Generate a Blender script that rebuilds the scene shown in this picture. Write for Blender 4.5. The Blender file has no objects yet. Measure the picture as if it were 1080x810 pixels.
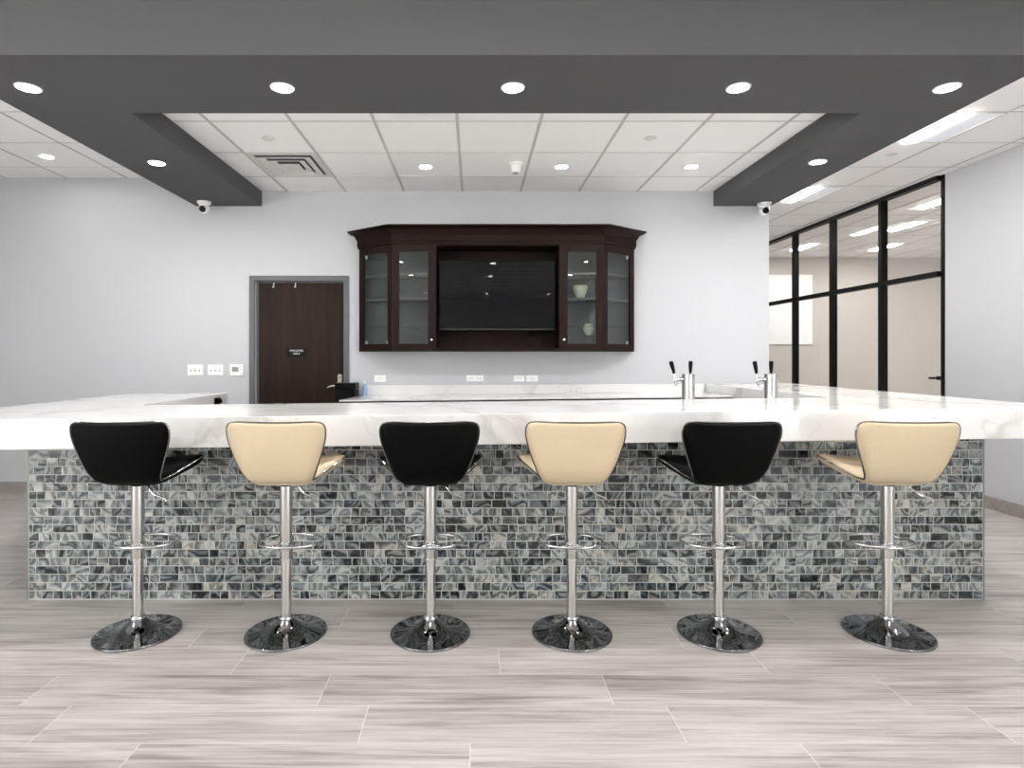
import bpy, bmesh, math, random
from mathutils import Vector, Matrix
random.seed(7)
scene = bpy.context.scene
col = scene.collection
PI = math.pi

# ------------------------------------------------------------------ dimensions (metres; camera at x=0,y=0 looking +y)
EYE = 1.43
F = 620.0                      # focal length in pixels of the 1080 wide frame
WALL_Y = 6.197                 # back wall
CEIL = 3.316                   # outer ceiling
CEIL_IN = 3.177                # ceiling panel inside the soffit
SOFF = 3.019                   # underside of the soffit
RIGHT_X = 4.86
LEFT_X = -6.5
REAR_Y = -7.0
FAR_Y = 11.18
RET_X = 3.109                  # right end of the back wall

# ------------------------------------------------------------------ helpers
def finish(name, bm, mats, parent=None, smooth=False, loc=None, angle=40):
    bmesh.ops.remove_doubles(bm, verts=bm.verts, dist=1e-6)
    bmesh.ops.recalc_face_normals(bm, faces=bm.faces)
    me = bpy.data.meshes.new(name)
    bm.to_mesh(me); bm.free()
    if not isinstance(mats, (list, tuple)): mats = [mats]
    for m in mats: me.materials.append(m)
    if smooth:
        for p in me.polygons: p.use_smooth = True
        try:
            me.set_sharp_from_angle(angle=math.radians(angle))
        except Exception:
            pass
    o = bpy.data.objects.new(name, me)
    col.objects.link(o)
    if loc is not None: o.location = loc
    if parent is not None: o.parent = parent
    return o

def empty(name, loc=(0, 0, 0), rz=0.0):
    o = bpy.data.objects.new(name, None)
    o.empty_display_size = 0.1
    o.location = loc; o.rotation_euler = (0, 0, rz)
    col.objects.link(o)
    return o

def tag(o, label, cat, group=None):
    o['label'] = label; o['category'] = cat
    if group: o['group'] = group
    return o

def structure(o):
    o['kind'] = 'structure'
    return o

def copy_tree(o, parent=None):
    c = o.copy(); col.objects.link(c)
    if parent is not None: c.parent = parent
    for ch in list(o.children): copy_tree(ch, c)
    return c

def box(bm, x0, x1, y0, y1, z0, z1, mi=0):
    vs = [bm.verts.new(p) for p in ((x0,y0,z0),(x1,y0,z0),(x1,y1,z0),(x0,y1,z0),(x0,y0,z1),(x1,y0,z1),(x1,y1,z1),(x0,y1,z1))]
    for f in ((3,2,1,0),(4,5,6,7),(0,1,5,4),(1,2,6,5),(2,3,7,6),(3,0,4,7)):
        bm.faces.new([vs[i] for i in f]).material_index = mi
    return vs

def bbox(x0, x1, y0, y1, z0, z1, bev=0.0, seg=2):
    bm = bmesh.new(); box(bm, x0, x1, y0, y1, z0, z1)
    if bev > 0:
        bmesh.ops.bevel(bm, geom=list(bm.edges), offset=bev, segments=seg, profile=0.5, affect='EDGES')
    return bm

def prism(bm, pts, z0, z1, mi=0):
    """pts ccw list of (x,y); z0/z1 numbers or functions of x,y"""
    f0 = z0 if callable(z0) else (lambda x, y: z0)
    f1 = z1 if callable(z1) else (lambda x, y: z1)
    b = [bm.verts.new((x, y, f0(x, y))) for x, y in pts]
    t = [bm.verts.new((x, y, f1(x, y))) for x, y in pts]
    n = len(pts)
    bm.faces.new(list(reversed(b))).material_index = mi
    bm.faces.new(t).material_index = mi
    for i in range(n):
        j = (i + 1) % n
        bm.faces.new((b[i], b[j], t[j], t[i])).material_index = mi

def lathe(bm, prof, n=48, c=(0, 0, 0), axis='z', cap=True, mi=0):
    """prof: list of (r, h)."""
    rings = []
    for r, h in prof:
        ring = []
        if r < 1e-6:
            p = (0, 0, h)
            ring = [bm.verts.new(_ax(p, axis, c))]
        else:
            for k in range(n):
                a = 2 * PI * k / n
                ring.append(bm.verts.new(_ax((r * math.cos(a), r * math.sin(a), h), axis, c)))
        rings.append(ring)
    for a, b in zip(rings[:-1], rings[1:]):
        if len(a) == 1 and len(b) == 1: continue
        for k in range(n):
            k2 = (k + 1) % n
            if len(a) == 1: f = bm.faces.new((a[0], b[k2], b[k]))
            elif len(b) == 1: f = bm.faces.new((a[k], a[k2], b[0]))
            else: f = bm.faces.new((a[k], a[k2], b[k2], b[k]))
            f.material_index = mi
    if cap:
        for ring in (rings[0], rings[-1]):
            if len(ring) > 2:
                bm.faces.new(ring).material_index = mi

def _ax(p, axis, c):
    x, y, z = p
    if axis == 'z': q = (x, y, z)
    elif axis == 'y': q = (x, z, y)
    elif axis == 'x': q = (z, x, y)
    elif axis == '-y': q = (x, -z, y)
    elif axis == '-z': q = (x, y, -z)
    else: q = (x, y, z)
    return (q[0] + c[0], q[1] + c[1], q[2] + c[2])

def tube(bm, pts, r, n=10, closed=False, mi=0):
    pts = [Vector(p) for p in pts]
    N = len(pts)
    rr = r if isinstance(r, (list, tuple)) else [r] * N
    rings = []; up = None
    for i, p in enumerate(pts):
        if closed: t = (pts[(i + 1) % N] - pts[i - 1])
        else: t = pts[min(i + 1, N - 1)] - pts[max(i - 1, 0)]
        t.normalize()
        if up is None:
            up = Vector((0, 0, 1)) if abs(t.z) < 0.9 else Vector((1, 0, 0))
        s = t.cross(up)
        if s.length < 1e-6: s = t.cross(Vector((0, 1, 0)))
        s.normalize(); up = s.cross(t).normalized()
        rings.append([bm.verts.new(p + (s * math.cos(2*PI*k/n) + up * math.sin(2*PI*k/n)) * rr[i]) for k in range(n)])
    M = N if closed else N - 1
    for i in range(M):
        a, b = rings[i], rings[(i + 1) % N]
        best = 0
        if closed and i == N - 1:
            best = min(range(n), key=lambda s: (a[0].co - b[s].co).length)
        for k in range(n):
            bm.faces.new((a[k], a[(k+1) % n], b[(k+1+best) % n], b[(k+best) % n])).material_index = mi
    if not closed:
        bm.faces.new(list(reversed(rings[0]))); bm.faces.new(rings[-1])

def spline(keys, n):
    """Catmull-Rom through list of tuples"""
    out = []
    m = len(keys) - 1
    for i in range(n + 1):
        t = i / n * m
        k = min(int(t), m - 1); u = t - k
        p0 = keys[max(k-1, 0)]; p1 = keys[k]; p2 = keys[k+1]; p3 = keys[min(k+2, m)]
        out.append(tuple(0.5 * ((2*b) + (-a + c) * u + (2*a - 5*b + 4*c - d) * u*u + (-a + 3*b - 3*c + d) * u**3)
                         for a, b, c, d in zip(p0, p1, p2, p3)))
    return out

# ------------------------------------------------------------------ materials
def lin(c):
    def f(v):
        v /= 255.0
        return v / 12.92 if v <= 0.04045 else ((v + 0.055) / 1.055) ** 2.4
    return (f(c[0]), f(c[1]), f(c[2]), 1.0)

class NT:
    def __init__(self, name):
        self.m = bpy.data.materials.new(name); self.m.use_nodes = True
        self.t = self.m.node_tree
        self.b = self.t.nodes['Principled BSDF']
        self.out = self.t.nodes['Material Output']
    def n(self, typ, **kw):
        nd = self.t.nodes.new(typ)
        for k, v in kw.items():
            if k.startswith('in_'):
                key = k[3:]
                key = int(key) if key.isdigit() else key.replace('_', ' ')
                nd.inputs[key].default_value = v
            else: setattr(nd, k, v)
        return nd
    def l(self, a, b): self.t.links.new(a, b)
    def math(self, op, a, b=None, c=None):
        nd = self.t.nodes.new('ShaderNodeMath'); nd.operation = op
        for i, v in enumerate((a, b, c)):
            if v is None: continue
            if isinstance(v, (int, float)): nd.inputs[i].default_value = v
            else: self.l(v, nd.inputs[i])
        return nd.outputs[0]
    def ramp(self, fac, stops, interp='LINEAR'):
        r = self.t.nodes.new('ShaderNodeValToRGB'); r.color_ramp.interpolation = interp
        e = r.color_ramp.elements
        while len(e) < len(stops): e.new(0.5)
        for el, (p, c) in zip(e, stops):
            el.position = p; el.color = c
        self.l(fac, r.inputs[0])
        return r.outputs[0]
    def mix(self, fac, a, b, mode='MIX'):
        nd = self.t.nodes.new('ShaderNodeMix'); nd.data_type = 'RGBA'; nd.blend_type = mode
        for i, v in ((0, fac), (6, a), (7, b)):
            if isinstance(v, (int, float)): nd.inputs[i].default_value = v
            elif isinstance(v, tuple): nd.inputs[i].default_value = v
            else: self.l(v, nd.inputs[i])
        return nd.outputs[2]
    def set(self, **kw):
        for k, v in kw.items():
            self.b.inputs[k.replace('_', ' ')].default_value = v
        return self
    def bump(self, h, strength=0.1, dist=0.01):
        b = self.n('ShaderNodeBump', in_Strength=strength, in_Distance=dist)
        self.l(h, b.inputs['Height']); self.l(b.outputs[0], self.b.inputs['Normal'])
    def coords(self, kind='Object'):
        return self.n('ShaderNodeTexCoord').outputs[kind]
    def noise(self, vec, scale, detail=3, rough=0.5, dist=0.0, sc=None):
        if sc is not None:
            mp = self.n('ShaderNodeMapping'); mp.inputs['Scale'].default_value = sc
            self.l(vec, mp.inputs[0]); vec = mp.outputs[0]
        nd = self.n('ShaderNodeTexNoise', in_Scale=scale, in_Detail=detail, in_Roughness=rough, in_Distortion=dist)
        self.l(vec, nd.inputs['Vector'])
        return nd.outputs['Fac']

def mat_plain(name, rgb, rough=0.5, metal=0.0, var=0.04, scale=12.0, bump=0.0, spec=0.5, coat=0.0, sc=None):
    m = NT(name); c = lin(rgb)
    v = m.noise(m.coords(), scale, 4, 0.55, sc=sc)
    lo = tuple(x * (1 - var) for x in c[:3]) + (1,); hi = tuple(min(1, x * (1 + var)) for x in c[:3]) + (1,)
    m.l(m.ramp(v, [(0.3, lo), (0.7, hi)]), m.b.inputs['Base Color'])
    m.set(Roughness=rough, Metallic=metal)
    m.b.inputs['Specular IOR Level'].default_value = spec
    if coat: m.b.inputs['Coat Weight'].default_value = coat
    if bump: m.bump(v, bump, 0.002)
    return m.m

def mat_emit(name, rgb, strength):
    m = NT(name); c = lin(rgb)
    m.set(Base_Color=c, Roughness=0.4)
    m.b.inputs['Emission Color'].default_value = c
    m.b.inputs['Emission Strength'].default_value = strength
    return m.m

def mat_glass(name, tint, refl=1.0, rough=0.0):
    m = NT(name)
    tr = m.n('ShaderNodeBsdfTransparent'); tr.inputs[0].default_value = tint
    gl = m.n('ShaderNodeBsdfGlossy'); gl.inputs['Roughness'].default_value = rough
    fr = m.n('ShaderNodeFresnel')
    geo = m.n('ShaderNodeNewGeometry')
    m.l(m.math('SUBTRACT', 1.5, m.math('MULTIPLY', geo.outputs['Backfacing'], 1.5 - 1/1.5)), fr.inputs[0])
    mx = m.n('ShaderNodeMixShader')
    f = m.math('MULTIPLY', fr.outputs[0], refl)
    m.l(f, mx.inputs[0]); m.l(tr.outputs[0], mx.inputs[1]); m.l(gl.outputs[0], mx.inputs[2])
    m.l(mx.outputs[0], m.out.inputs['Surface'])
    return m.m

def mat_wood(name, dark, light, scale=1.0, rough=0.35, axis='z', spec=0.14):
    m = NT(name)
    m.b.inputs['Specular IOR Level'].default_value = spec
    s = {'z': (14, 14, 0.8), 'x': (0.8, 14, 14)}[axis]
    co = m.coords()
    a = m.noise(co, 2.2 * scale, 6, 0.6, 0.6, sc=s)
    b = m.noise(co, 9.0 * scale, 4, 0.6, 0.2, sc=s)
    v = m.math('ADD', m.math('MULTIPLY', a, 0.65), m.math('MULTIPLY', b, 0.35))
    m.l(m.ramp(v, [(0.35, lin(dark)), (0.65, lin(light))]), m.b.inputs['Base Color'])
    m.set(Roughness=rough)
    m.bump(v, 0.05, 0.002)
    return m.m

def mat_floor():
    m = NT('wood_look_porcelain_planks')
    sx = m.n('ShaderNodeSeparateXYZ'); co = m.coords(); m.l(co, sx.inputs[0])
    x, y = sx.outputs[0], sx.outputs[1]
    H, L, g = 0.2345, 1.22, 0.0017
    yy = m.math('DIVIDE', m.math('SUBTRACT', y, 2.412 - 40 * H), H)
    row = m.math('FLOOR', yy); fy = m.math('SUBTRACT', yy, row)
    wn = m.n('ShaderNodeTexWhiteNoise', noise_dimensions='1D'); m.l(m.math('MULTIPLY', row, 1.37), wn.inputs['W'])
    sh = m.math('ADD', m.math('MULTIPLY', wn.outputs['Value'], 0.45), m.math('MULTIPLY', row, 0.37))
    xx = m.math('ADD', m.math('DIVIDE', m.math('ADD', x, 30.0), L), sh)
    cl = m.math('FLOOR', xx); fx = m.math('SUBTRACT', xx, cl)
    def edge(f, size):
        d = m.math('MULTIPLY', m.math('MINIMUM', f, m.math('SUBTRACT', 1.0, f)), size)
        return m.math('LESS_THAN', d, g)
    joint = m.math('MAXIMUM', m.math('MULTIPLY', edge(fx, L), 1.0), m.math('MULTIPLY', edge(fy, H), 0.75))
    cb = m.n('ShaderNodeCombineXYZ'); m.l(cl, cb.inputs[0]); m.l(row, cb.inputs[1])
    w2 = m.n('ShaderNodeTexWhiteNoise', noise_dimensions='2D'); m.l(cb.outputs[0], w2.inputs['Vector'])
    off = m.n('ShaderNodeVectorMath', operation='SCALE'); m.l(w2.outputs['Color'], off.inputs[0]); off.inputs['Scale'].default_value = 17.0
    ad = m.n('ShaderNodeVectorMath', operation='ADD'); m.l(co, ad.inputs[0]); m.l(off.outputs[0], ad.inputs[1])
    vec = ad.outputs[0]
    n1 = m.noise(vec, 1.0, 6, 0.66, 1.1, sc=(0.9, 13.0, 1))
    n2 = m.noise(vec, 1.0, 4, 0.6, 0.9, sc=(1.6, 55.0, 1))
    n3 = m.noise(vec, 1.0, 3, 0.5, 1.2, sc=(0.9, 4.2, 1))
    v = m.math('ADD', m.math('ADD', m.math('MULTIPLY', n1, 0.42), m.math('MULTIPLY', n2, 0.40)), m.math('MULTIPLY', n3, 0.18))
    c = m.ramp(v, [(0.33, lin((104, 97, 93))), (0.43, lin((147, 141, 137))), (0.51, lin((172, 167, 163))), (0.62, lin((192, 188, 185)))])
    tone = m.ramp(w2.outputs['Value'], [(0.0, (0.96, 0.96, 0.96, 1)), (1.0, (1.03, 1.03, 1.03, 1))])
    c = m.mix(1.0, c, tone, 'MULTIPLY')
    c = m.mix(m.math('MULTIPLY', joint, 0.55), c, lin((228, 225, 221)))
    m.l(c, m.b.inputs['Base Color'])
    m.l(m.ramp(n2, [(0.3, (0.30,)*3 + (1,)), (0.7, (0.38,)*3 + (1,))]), m.b.inputs['Roughness'])
    m.bump(m.math('SUBTRACT', m.math('MULTIPLY', v, 0.25), joint), 0.12, 0.002)
    return m.m

def mat_marble():
    m = NT('white_veined_quartz')
    co = m.coords()
    w = m.n('ShaderNodeTexNoise', in_Scale=0.9, in_Detail=4.0, in_Roughness=0.55); m.l(co, w.inputs['Vector'])
    sc = m.n('ShaderNodeVectorMath', operation='SCALE'); m.l(w.outputs['Color'], sc.inputs[0]); sc.inputs['Scale'].default_value = 1.5
    ad = m.n('ShaderNodeVectorMath', operation='ADD'); m.l(co, ad.inputs[0]); m.l(sc.outputs[0], ad.inputs[1])
    mp = m.n('ShaderNodeMapping'); mp.inputs['Rotation'].default_value = (0.3, 0.5, 0.75); m.l(ad.outputs[0], mp.inputs[0])
    def vein(scale, width, seed):
        mp2 = m.n('ShaderNodeMapping'); mp2.inputs['Location'].default_value = (seed, seed * 2.1, seed * .7); m.l(mp.outputs[0], mp2.inputs[0])
        n = m.noise(mp2.outputs[0], scale, 3, 0.5)
        d = m.math('ABSOLUTE', m.math('SUBTRACT', n, 0.5))
        return m.ramp(d, [(0.0, (1, 1, 1, 1)), (width, (0, 0, 0, 1))])
    v1 = vein(0.85, 0.040, 3.1); v2 = vein(1.7, 0.007, 8.4)
    msk = m.ramp(m.noise(co, 0.9, 2, 0.5), [(0.36, (0, 0, 0, 1)), (0.56, (1, 1, 1, 1))])
    base = m.ramp(m.noise(co, 2.4, 4, 0.5), [(0.3, lin((221, 220, 219))), (0.7, lin((231, 230, 229)))])
    c = m.mix(m.math('MULTIPLY', m.math('MULTIPLY', v1, msk), 0.62), base, lin((178, 174, 169)))
    c = m.mix(m.math('MULTIPLY', m.math('MULTIPLY', v2, msk), 0.35), c, lin((176, 171, 164)))
    m.l(c, m.b.inputs['Base Color'])
    m.set(Roughness=0.10)
    m.b.inputs['Specular IOR Level'].default_value = 0.5
    return m.m

def mat_mosaic():
    m = NT('swirled_shell_glass_mosaic')
    at = m.n('ShaderNodeAttribute', attribute_name='rnd')
    sp = m.n('ShaderNodeSeparateColor'); m.l(at.outputs['Color'], sp.inputs[0])
    off = m.n('ShaderNodeVectorMath', operation='SCALE'); m.l(at.outputs['Color'], off.inputs[0]); off.inputs['Scale'].default_value = 40.0
    co = m.coords()
    ad = m.n('ShaderNodeVectorMath', operation='ADD'); m.l(co, ad.inputs[0]); m.l(off.outputs[0], ad.inputs[1])
    vec = ad.outputs[0]
    big = m.noise(vec, 9.0, 2, 0.5, 1.2)
    sw = m.noise(vec, 5.6, 1.6, 0.5, 1.8)
    band = m.math('PINGPONG', m.math('MULTIPLY', sw, 4.2), 0.5)
    t = m.math('ADD', m.math('MULTIPLY', big, 0.35), m.math('MULTIPLY', band, 0.95))
    t = m.math('ADD', t, m.math('MULTIPLY', m.math('SUBTRACT', sp.outputs[0], 0.5), 0.40))
    c = m.ramp(t, [(0.08, lin((20, 23, 25))), (0.22, lin((56, 61, 63))), (0.38, lin((98, 103, 104))),
                   (0.55, lin((134, 137, 136))), (0.80, lin((182, 181, 176)))])
    tint = m.ramp(sp.outputs[1], [(0.0, (0.94, 1.0, 1.02, 1)), (0.4, (0.97, 1.0, 1.0, 1)), (1.0, (1.06, 1.0, 0.92, 1))])
    c = m.mix(1.0, c, tint, 'MULTIPLY')
    m.l(c, m.b.inputs['Base Color'])
    m.set(Roughness=0.16)
    m.bump(sw, 0.10, 0.003)
    return m.m

M = {}
M['wall'] = mat_plain('cool_grey_wall_paint', (191, 192, 195), 0.7, var=0.012, scale=40, bump=0.02, spec=0.25)
M['wall_beige'] = mat_plain('beige_wall_paint', (192, 187, 183), 0.7, var=0.012, scale=40, spec=0.25)
M['soffit'] = mat_plain('charcoal_soffit_paint', (84, 84, 86), 0.75, var=0.015, scale=30, spec=0.2)
M['ceiling'] = mat_plain('white_mineral_ceiling_tile', (245, 244, 243), 0.85, var=0.02, scale=180, bump=0.03, spec=0.1)
M['grid'] = mat_plain('ceiling_grid_metal', (192, 190, 188), 0.5, var=0.01, spec=0.3)
M['grid_light'] = mat_plain('ceiling_grid_cross_tee', (212, 210, 207), 0.5, var=0.01, spec=0.3)
M['floor'] = mat_floor()
M['baseboard'] = mat_wood('grey_plank_baseboard', (140, 134, 130), (164, 158, 154), 0.6, 0.4, axis='x')
M['marble'] = mat_marble()
M['mosaic'] = mat_mosaic()
M['grout'] = mat_plain('light_grey_grout', (190, 189, 184), 0.8, var=0.03)
M['edge_metal'] = mat_plain('brushed_edge_trim', (128, 126, 121), 0.4, 0.6, var=0.02)
M['substrate'] = mat_plain('painted_bar_frame', (60, 60, 62), 0.6)
M['white_plastic'] = mat_plain('white_plastic', (236, 236, 234), 0.35, var=0.01)
M['grey_plastic'] = mat_plain('grey_plastic', (150, 152, 152), 0.4, var=0.02)
M['lcd'] = mat_plain('grey_lcd', (112, 120, 116), 0.25, var=0.04)
M['black_plastic'] = mat_plain('black_plastic', (6, 6, 6), 0.35, var=0.05, spec=0.12)
M['black_metal'] = mat_plain('black_aluminium_frame', (8, 8, 8), 0.45, var=0.05, spec=0.15)
M['door_wood'] = mat_wood('dark_walnut_door', (29, 18, 13), (46, 31, 24), 0.7, 0.5)
M['door_frame'] = mat_plain('dark_grey_door_frame', (88, 90, 94), 0.5, var=0.02)
M['cab_wood'] = mat_wood('espresso_cabinet_wood', (22, 10, 8), (36, 19, 15), 0.8, 0.38)
M['cab_wood_x'] = mat_wood('espresso_cabinet_wood_rail', (22, 10, 8), (36, 19, 15), 0.8, 0.38, axis='x')
M['cab_inside'] = mat_plain('grey_cabinet_lining', (94, 98, 98), 0.6, var=0.03)
M['shelf_edge'] = mat_plain('shelf_board', (120, 118, 112), 0.4, var=0.03)
M['glass'] = mat_glass('clear_cabinet_glass', (0.80, 0.83, 0.83, 1))
M['glass_store'] = mat_glass('storefront_glass', (0.93, 0.93, 0.92, 1), 0.9)
M['tv_screen'] = mat_plain('glossy_tv_screen', (9, 10, 12), 0.025, var=0.02, spec=0.2)
M['tv_bezel'] = mat_plain('dark_grey_bezel', (52, 53, 55), 0.4, var=0.02)
M['thin_chrome'] = mat_plain('dark_chrome_piping', (120, 118, 115), 0.15, 1.0, var=0.02)
M['steel'] = mat_plain('brushed_stainless_steel', (205, 204, 202), 0.17, 1.0, var=0.03, scale=6, sc=(60, 60, 0.6))
M['chrome'] = mat_plain('polished_chrome', (196, 196, 197), 0.06, 1.0, var=0.01)
M['dark_chrome'] = mat_plain('dark_polished_chrome', (128, 129, 132), 0.045, 1.0, var=0.02)
M['black_vinyl'] = mat_plain('black_vinyl', (3, 3, 3), 0.55, var=0.1, scale=60, bump=0.04, spec=0.07)
M['beige_vinyl'] = mat_plain('cream_vinyl', (191, 174, 146), 0.45, var=0.02, scale=60, bump=0.03, spec=0.4)
M['ceramic'] = mat_plain('cream_ceramic', (214, 210, 186), 0.3, var=0.05, scale=20)
M['acrylic'] = mat_glass('clear_acrylic', (0.93, 0.94, 0.94, 1))
M['blue_plastic'] = mat_plain('blue_bottle_plastic', (136, 164, 202), 0.2, var=0.04)
M['clear_cap'] = mat_plain('pale_bottle_cap', (206, 214, 224), 0.3, var=0.03)
M['handle_metal'] = mat_plain('satin_nickel', (190, 184, 172), 0.3, 1.0, var=0.02)
M['board'] = mat_plain('whiteboard_enamel', (236, 238, 240), 0.25, var=0.01)
M['sign_text'] = mat_plain('white_sign_lettering', (232, 232, 230), 0.5, var=0.01)
M['down_lens'] = mat_emit('downlight_lens_glow', (255, 253, 251), 172.0)
M['down_lens_room'] = mat_emit('room_downlight_lens_glow', (255, 253, 251), 36.0)
M['troffer_lens'] = mat_emit('troffer_lens_glow', (255, 253, 251), 14.0)
M['troffer_side'] = mat_emit('troffer_side_glow', (222, 224, 230), 0.06)
M['troffer_lens_room'] = mat_emit('room_troffer_lens_glow', (255, 253, 251), 21.0)
M['troffer_side_room'] = mat_emit('room_troffer_side_glow', (214, 212, 208), 0.06)
M['louver'] = mat_plain('white_louver_metal', (214, 212, 209), 0.45, var=0.02)
M['duct'] = mat_plain('dark_duct_interior', (96, 96, 96), 0.8)
M['vent_dark'] = M['duct']

# ------------------------------------------------------------------ room shell
def sbox(name, mat, *b, parent=None):
    bm = bmesh.new(); box(bm, *b)
    o = finish(name, bm, mat, parent)
    if parent is None: structure(o)
    return o

sbox('floor', M['floor'], LEFT_X - 0.15, 9.75, REAR_Y - 0.15, FAR_Y + 0.15, -0.1, 0.0)
sbox('ceiling', M['ceiling'], LEFT_X - 0.15, 9.75, REAR_Y - 0.15, FAR_Y + 0.15, CEIL, CEIL + 0.1)
# back wall with the door opening
DX0, DX1, DZ1 = -2.31, -1.365, 2.235
bm = bmesh.new()
box(bm, LEFT_X, DX0, WALL_Y, WALL_Y + 0.15, 0, CEIL)
box(bm, DX1, RET_X, WALL_Y, WALL_Y + 0.15, 0, CEIL)
box(bm, DX0, DX1, WALL_Y, WALL_Y + 0.15, DZ1, CEIL)
structure(finish('wall_back', bm, M['wall']))
sbox('wall_return', M['wall'], RET_X - 0.15, RET_X, WALL_Y + 0.15, FAR_Y, 0, CEIL)
WZ0, WZ1 = 0.08, 2.6
WLY0, WLY1 = -6.4, 0.4           # window openings added in both side walls, off-frame, to let fill light in
def side_wall(name, xa, xb, yend):
    bm = bmesh.new()
    box(bm, xa, xb, REAR_Y, WLY0, 0, CEIL); box(bm, xa, xb, WLY1, yend, 0, CEIL)
    box(bm, xa, xb, WLY0, WLY1, 0, WZ0); box(bm, xa, xb, WLY0, WLY1, WZ1, CEIL)
    structure(finish(name, bm, M['wall']))
side_wall('wall_left', LEFT_X - 0.15, LEFT_X, WALL_Y + 0.15)
side_wall('wall_right', RIGHT_X, RIGHT_X + 0.14, 6.066)
sbox('wall_rear', M['wall'], LEFT_X - 0.15, RIGHT_X + 0.14, REAR_Y - 0.15, REAR_Y, 0, CEIL)
def glazing(name, axis, a0, a1, c0, c1, n):
    root = empty(name); structure(root)
    bm = bmesh.new(); t = 0.05
    def bx(u0, u1, z0, z1, d0, d1):
        if axis == 'x': box(bm, u0, u1, d0, d1, z0, z1)
        else: box(bm, d0, d1, u0, u1, z0, z1)
    bx(a0, a1, WZ0, WZ0 + t, c0, c1); bx(a0, a1, WZ1 - t, WZ1, c0, c1)
    for k in range(n + 1):
        u = a0 + (a1 - a0 - t) * k / n
        bx(u, u + t, WZ0 + t, WZ1 - t, c0, c1)
    finish('frame', bm, M['black_metal'], root)
    m = (c0 + c1) / 2
    for k in range(n):
        u0 = a0 + (a1 - a0 - t) * k / n + t; u1 = a0 + (a1 - a0 - t) * (k + 1) / n
        bm = bmesh.new(); bx(u0, u1, WZ0 + t, WZ1 - t, m - 0.003, m + 0.003)
        finish('glass_pane', bm, M['glass_store'], root)
glazing('added_window_right', 'y', WLY0, WLY1, RIGHT_X + 0.03, RIGHT_X + 0.11, 6)  # unseen windows added on both sides to brighten the front of the room
glazing('added_window_left', 'y', WLY0, WLY1, LEFT_X - 0.11, LEFT_X - 0.03, 6)
sbox('wall_far', M['wall_beige'], RET_X - 0.15, 9.75, FAR_Y, FAR_Y + 0.15, 0, CEIL)
sbox('wall_room_right', M['wall_beige'], 9.6, 9.75, 5.9, FAR_Y, 0, CEIL)
sbox('wall_room_front', M['wall_beige'], RIGHT_X + 0.14, 9.75, 5.75, 5.9, 0, CEIL)
# inner ceiling panel and soffit
SX0, SX1, IX0, IX1 = -2.925, 3.118, -2.236, 2.523
SY0, SY1 = 3.093, 3.833
sbox('ceiling_inner', M['ceiling'], IX0, IX1, SY1, WALL_Y, CEIL_IN, CEIL)
bm = bmesh.new()
pts = [(SX0, SY0), (SX1, SY0), (SX1, WALL_Y), (IX1, WALL_Y), (IX1, SY1), (IX0, SY1), (IX0, WALL_Y), (SX0, WALL_Y)]
prism(bm, pts, SOFF, CEIL)
structure(finish('ceiling_soffit', bm, M['soffit']))
# baseboards
BH = 0.115
sbox('baseboard_back', M['baseboard'], LEFT_X, -2.42, WALL_Y - 0.012, WALL_Y, 0, BH)
sbox('baseboard_right', M['baseboard'], RIGHT_X - 0.012, RIGHT_X, WLY1, 6.06, 0, BH)
sbox('baseboard_left', M['baseboard'], LEFT_X, LEFT_X + 0.012, WLY1, WALL_Y - 0.012, 0, BH)

# suspended-ceiling grids (thin tee bars)
def grid(name, x0, x1, y0, y1, z, xs, ys, w=0.023, wc=0.016):
    bm = bmesh.new()
    for x in xs:
        if x0 < x < x1: box(bm, x - w/2, x + w/2, y0, y1, z - 0.004, z + 0.002, 0)
    for y in ys:
        if y0 < y < y1: box(bm, x0, x1, y - wc/2, y + wc/2, z - 0.003, z + 0.002, 1)
    structure(finish(name, bm, [M['grid'], M['grid_light']]))
TX = 0.614
YS = [5.83 + 0.656 * k for k in range(-19, 9)]
grid('trim_1', IX0, IX1, SY1, WALL_Y, CEIL_IN, [-0.124 + TX * k for k in range(-6, 7)], [5.689 - 0.668 * k for k in range(4)])
grid('trim_2', LEFT_X, SX0, REAR_Y, WALL_Y, CEIL, [-3.65 - 0.64 * k for k in range(6)], YS, 0.016, 0.012)
grid('trim_3', SX1, RIGHT_X, REAR_Y, FAR_Y, CEIL, [4.11 + TX * k for k in range(-1, 2)], YS, 0.016, 0.012)
grid('trim_4', SX0, SX1, REAR_Y, SY0, CEIL, [-0.124 + TX * k for k in range(-6, 7)], YS, 0.016, 0.012)
grid('trim_5', 5.0, 9.6, 5.9, FAR_Y, CEIL, [5.34 + TX * k for k in range(0, 8)], YS, 0.016, 0.012)

# ------------------------------------------------------------------ ceiling fixtures
def make_downlight(lens_mat):
    root = empty('recessed_downlight')
    bm = bmesh.new()
    lathe(bm, [(0.051, 0.0), (0.055, -0.004), (0.064, -0.006), (0.070, -0.001), (0.070, 0.0)], 40, cap=False)
    finish('trim_ring', bm, M['white_plastic'], root, True)
    bm = bmesh.new()
    lathe(bm, [(0.0, -0.0045), (0.03, -0.0042), (0.054, -0.002), (0.054, 0.0)], 40, cap=True)
    finish('lens', bm, lens_mat, root, True)
    return root
dl = make_downlight(M['down_lens'])
DG = 'recessed downlights'
dlr = {}
first = True
def put_down(x, y, z, label, group, mats=None):
    global first
    if 'soffit arms' in group or 'front soffit' in group:
        o = dl if first else copy_tree(dl)
        first = False
    else:
        if 'p' in dlr: o = copy_tree(dlr['p'])
        else: o = dlr['p'] = make_downlight(M['down_lens_room'])
    o.location = (x, y, z)
    return tag(o, label, 'ceiling light', group)
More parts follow.
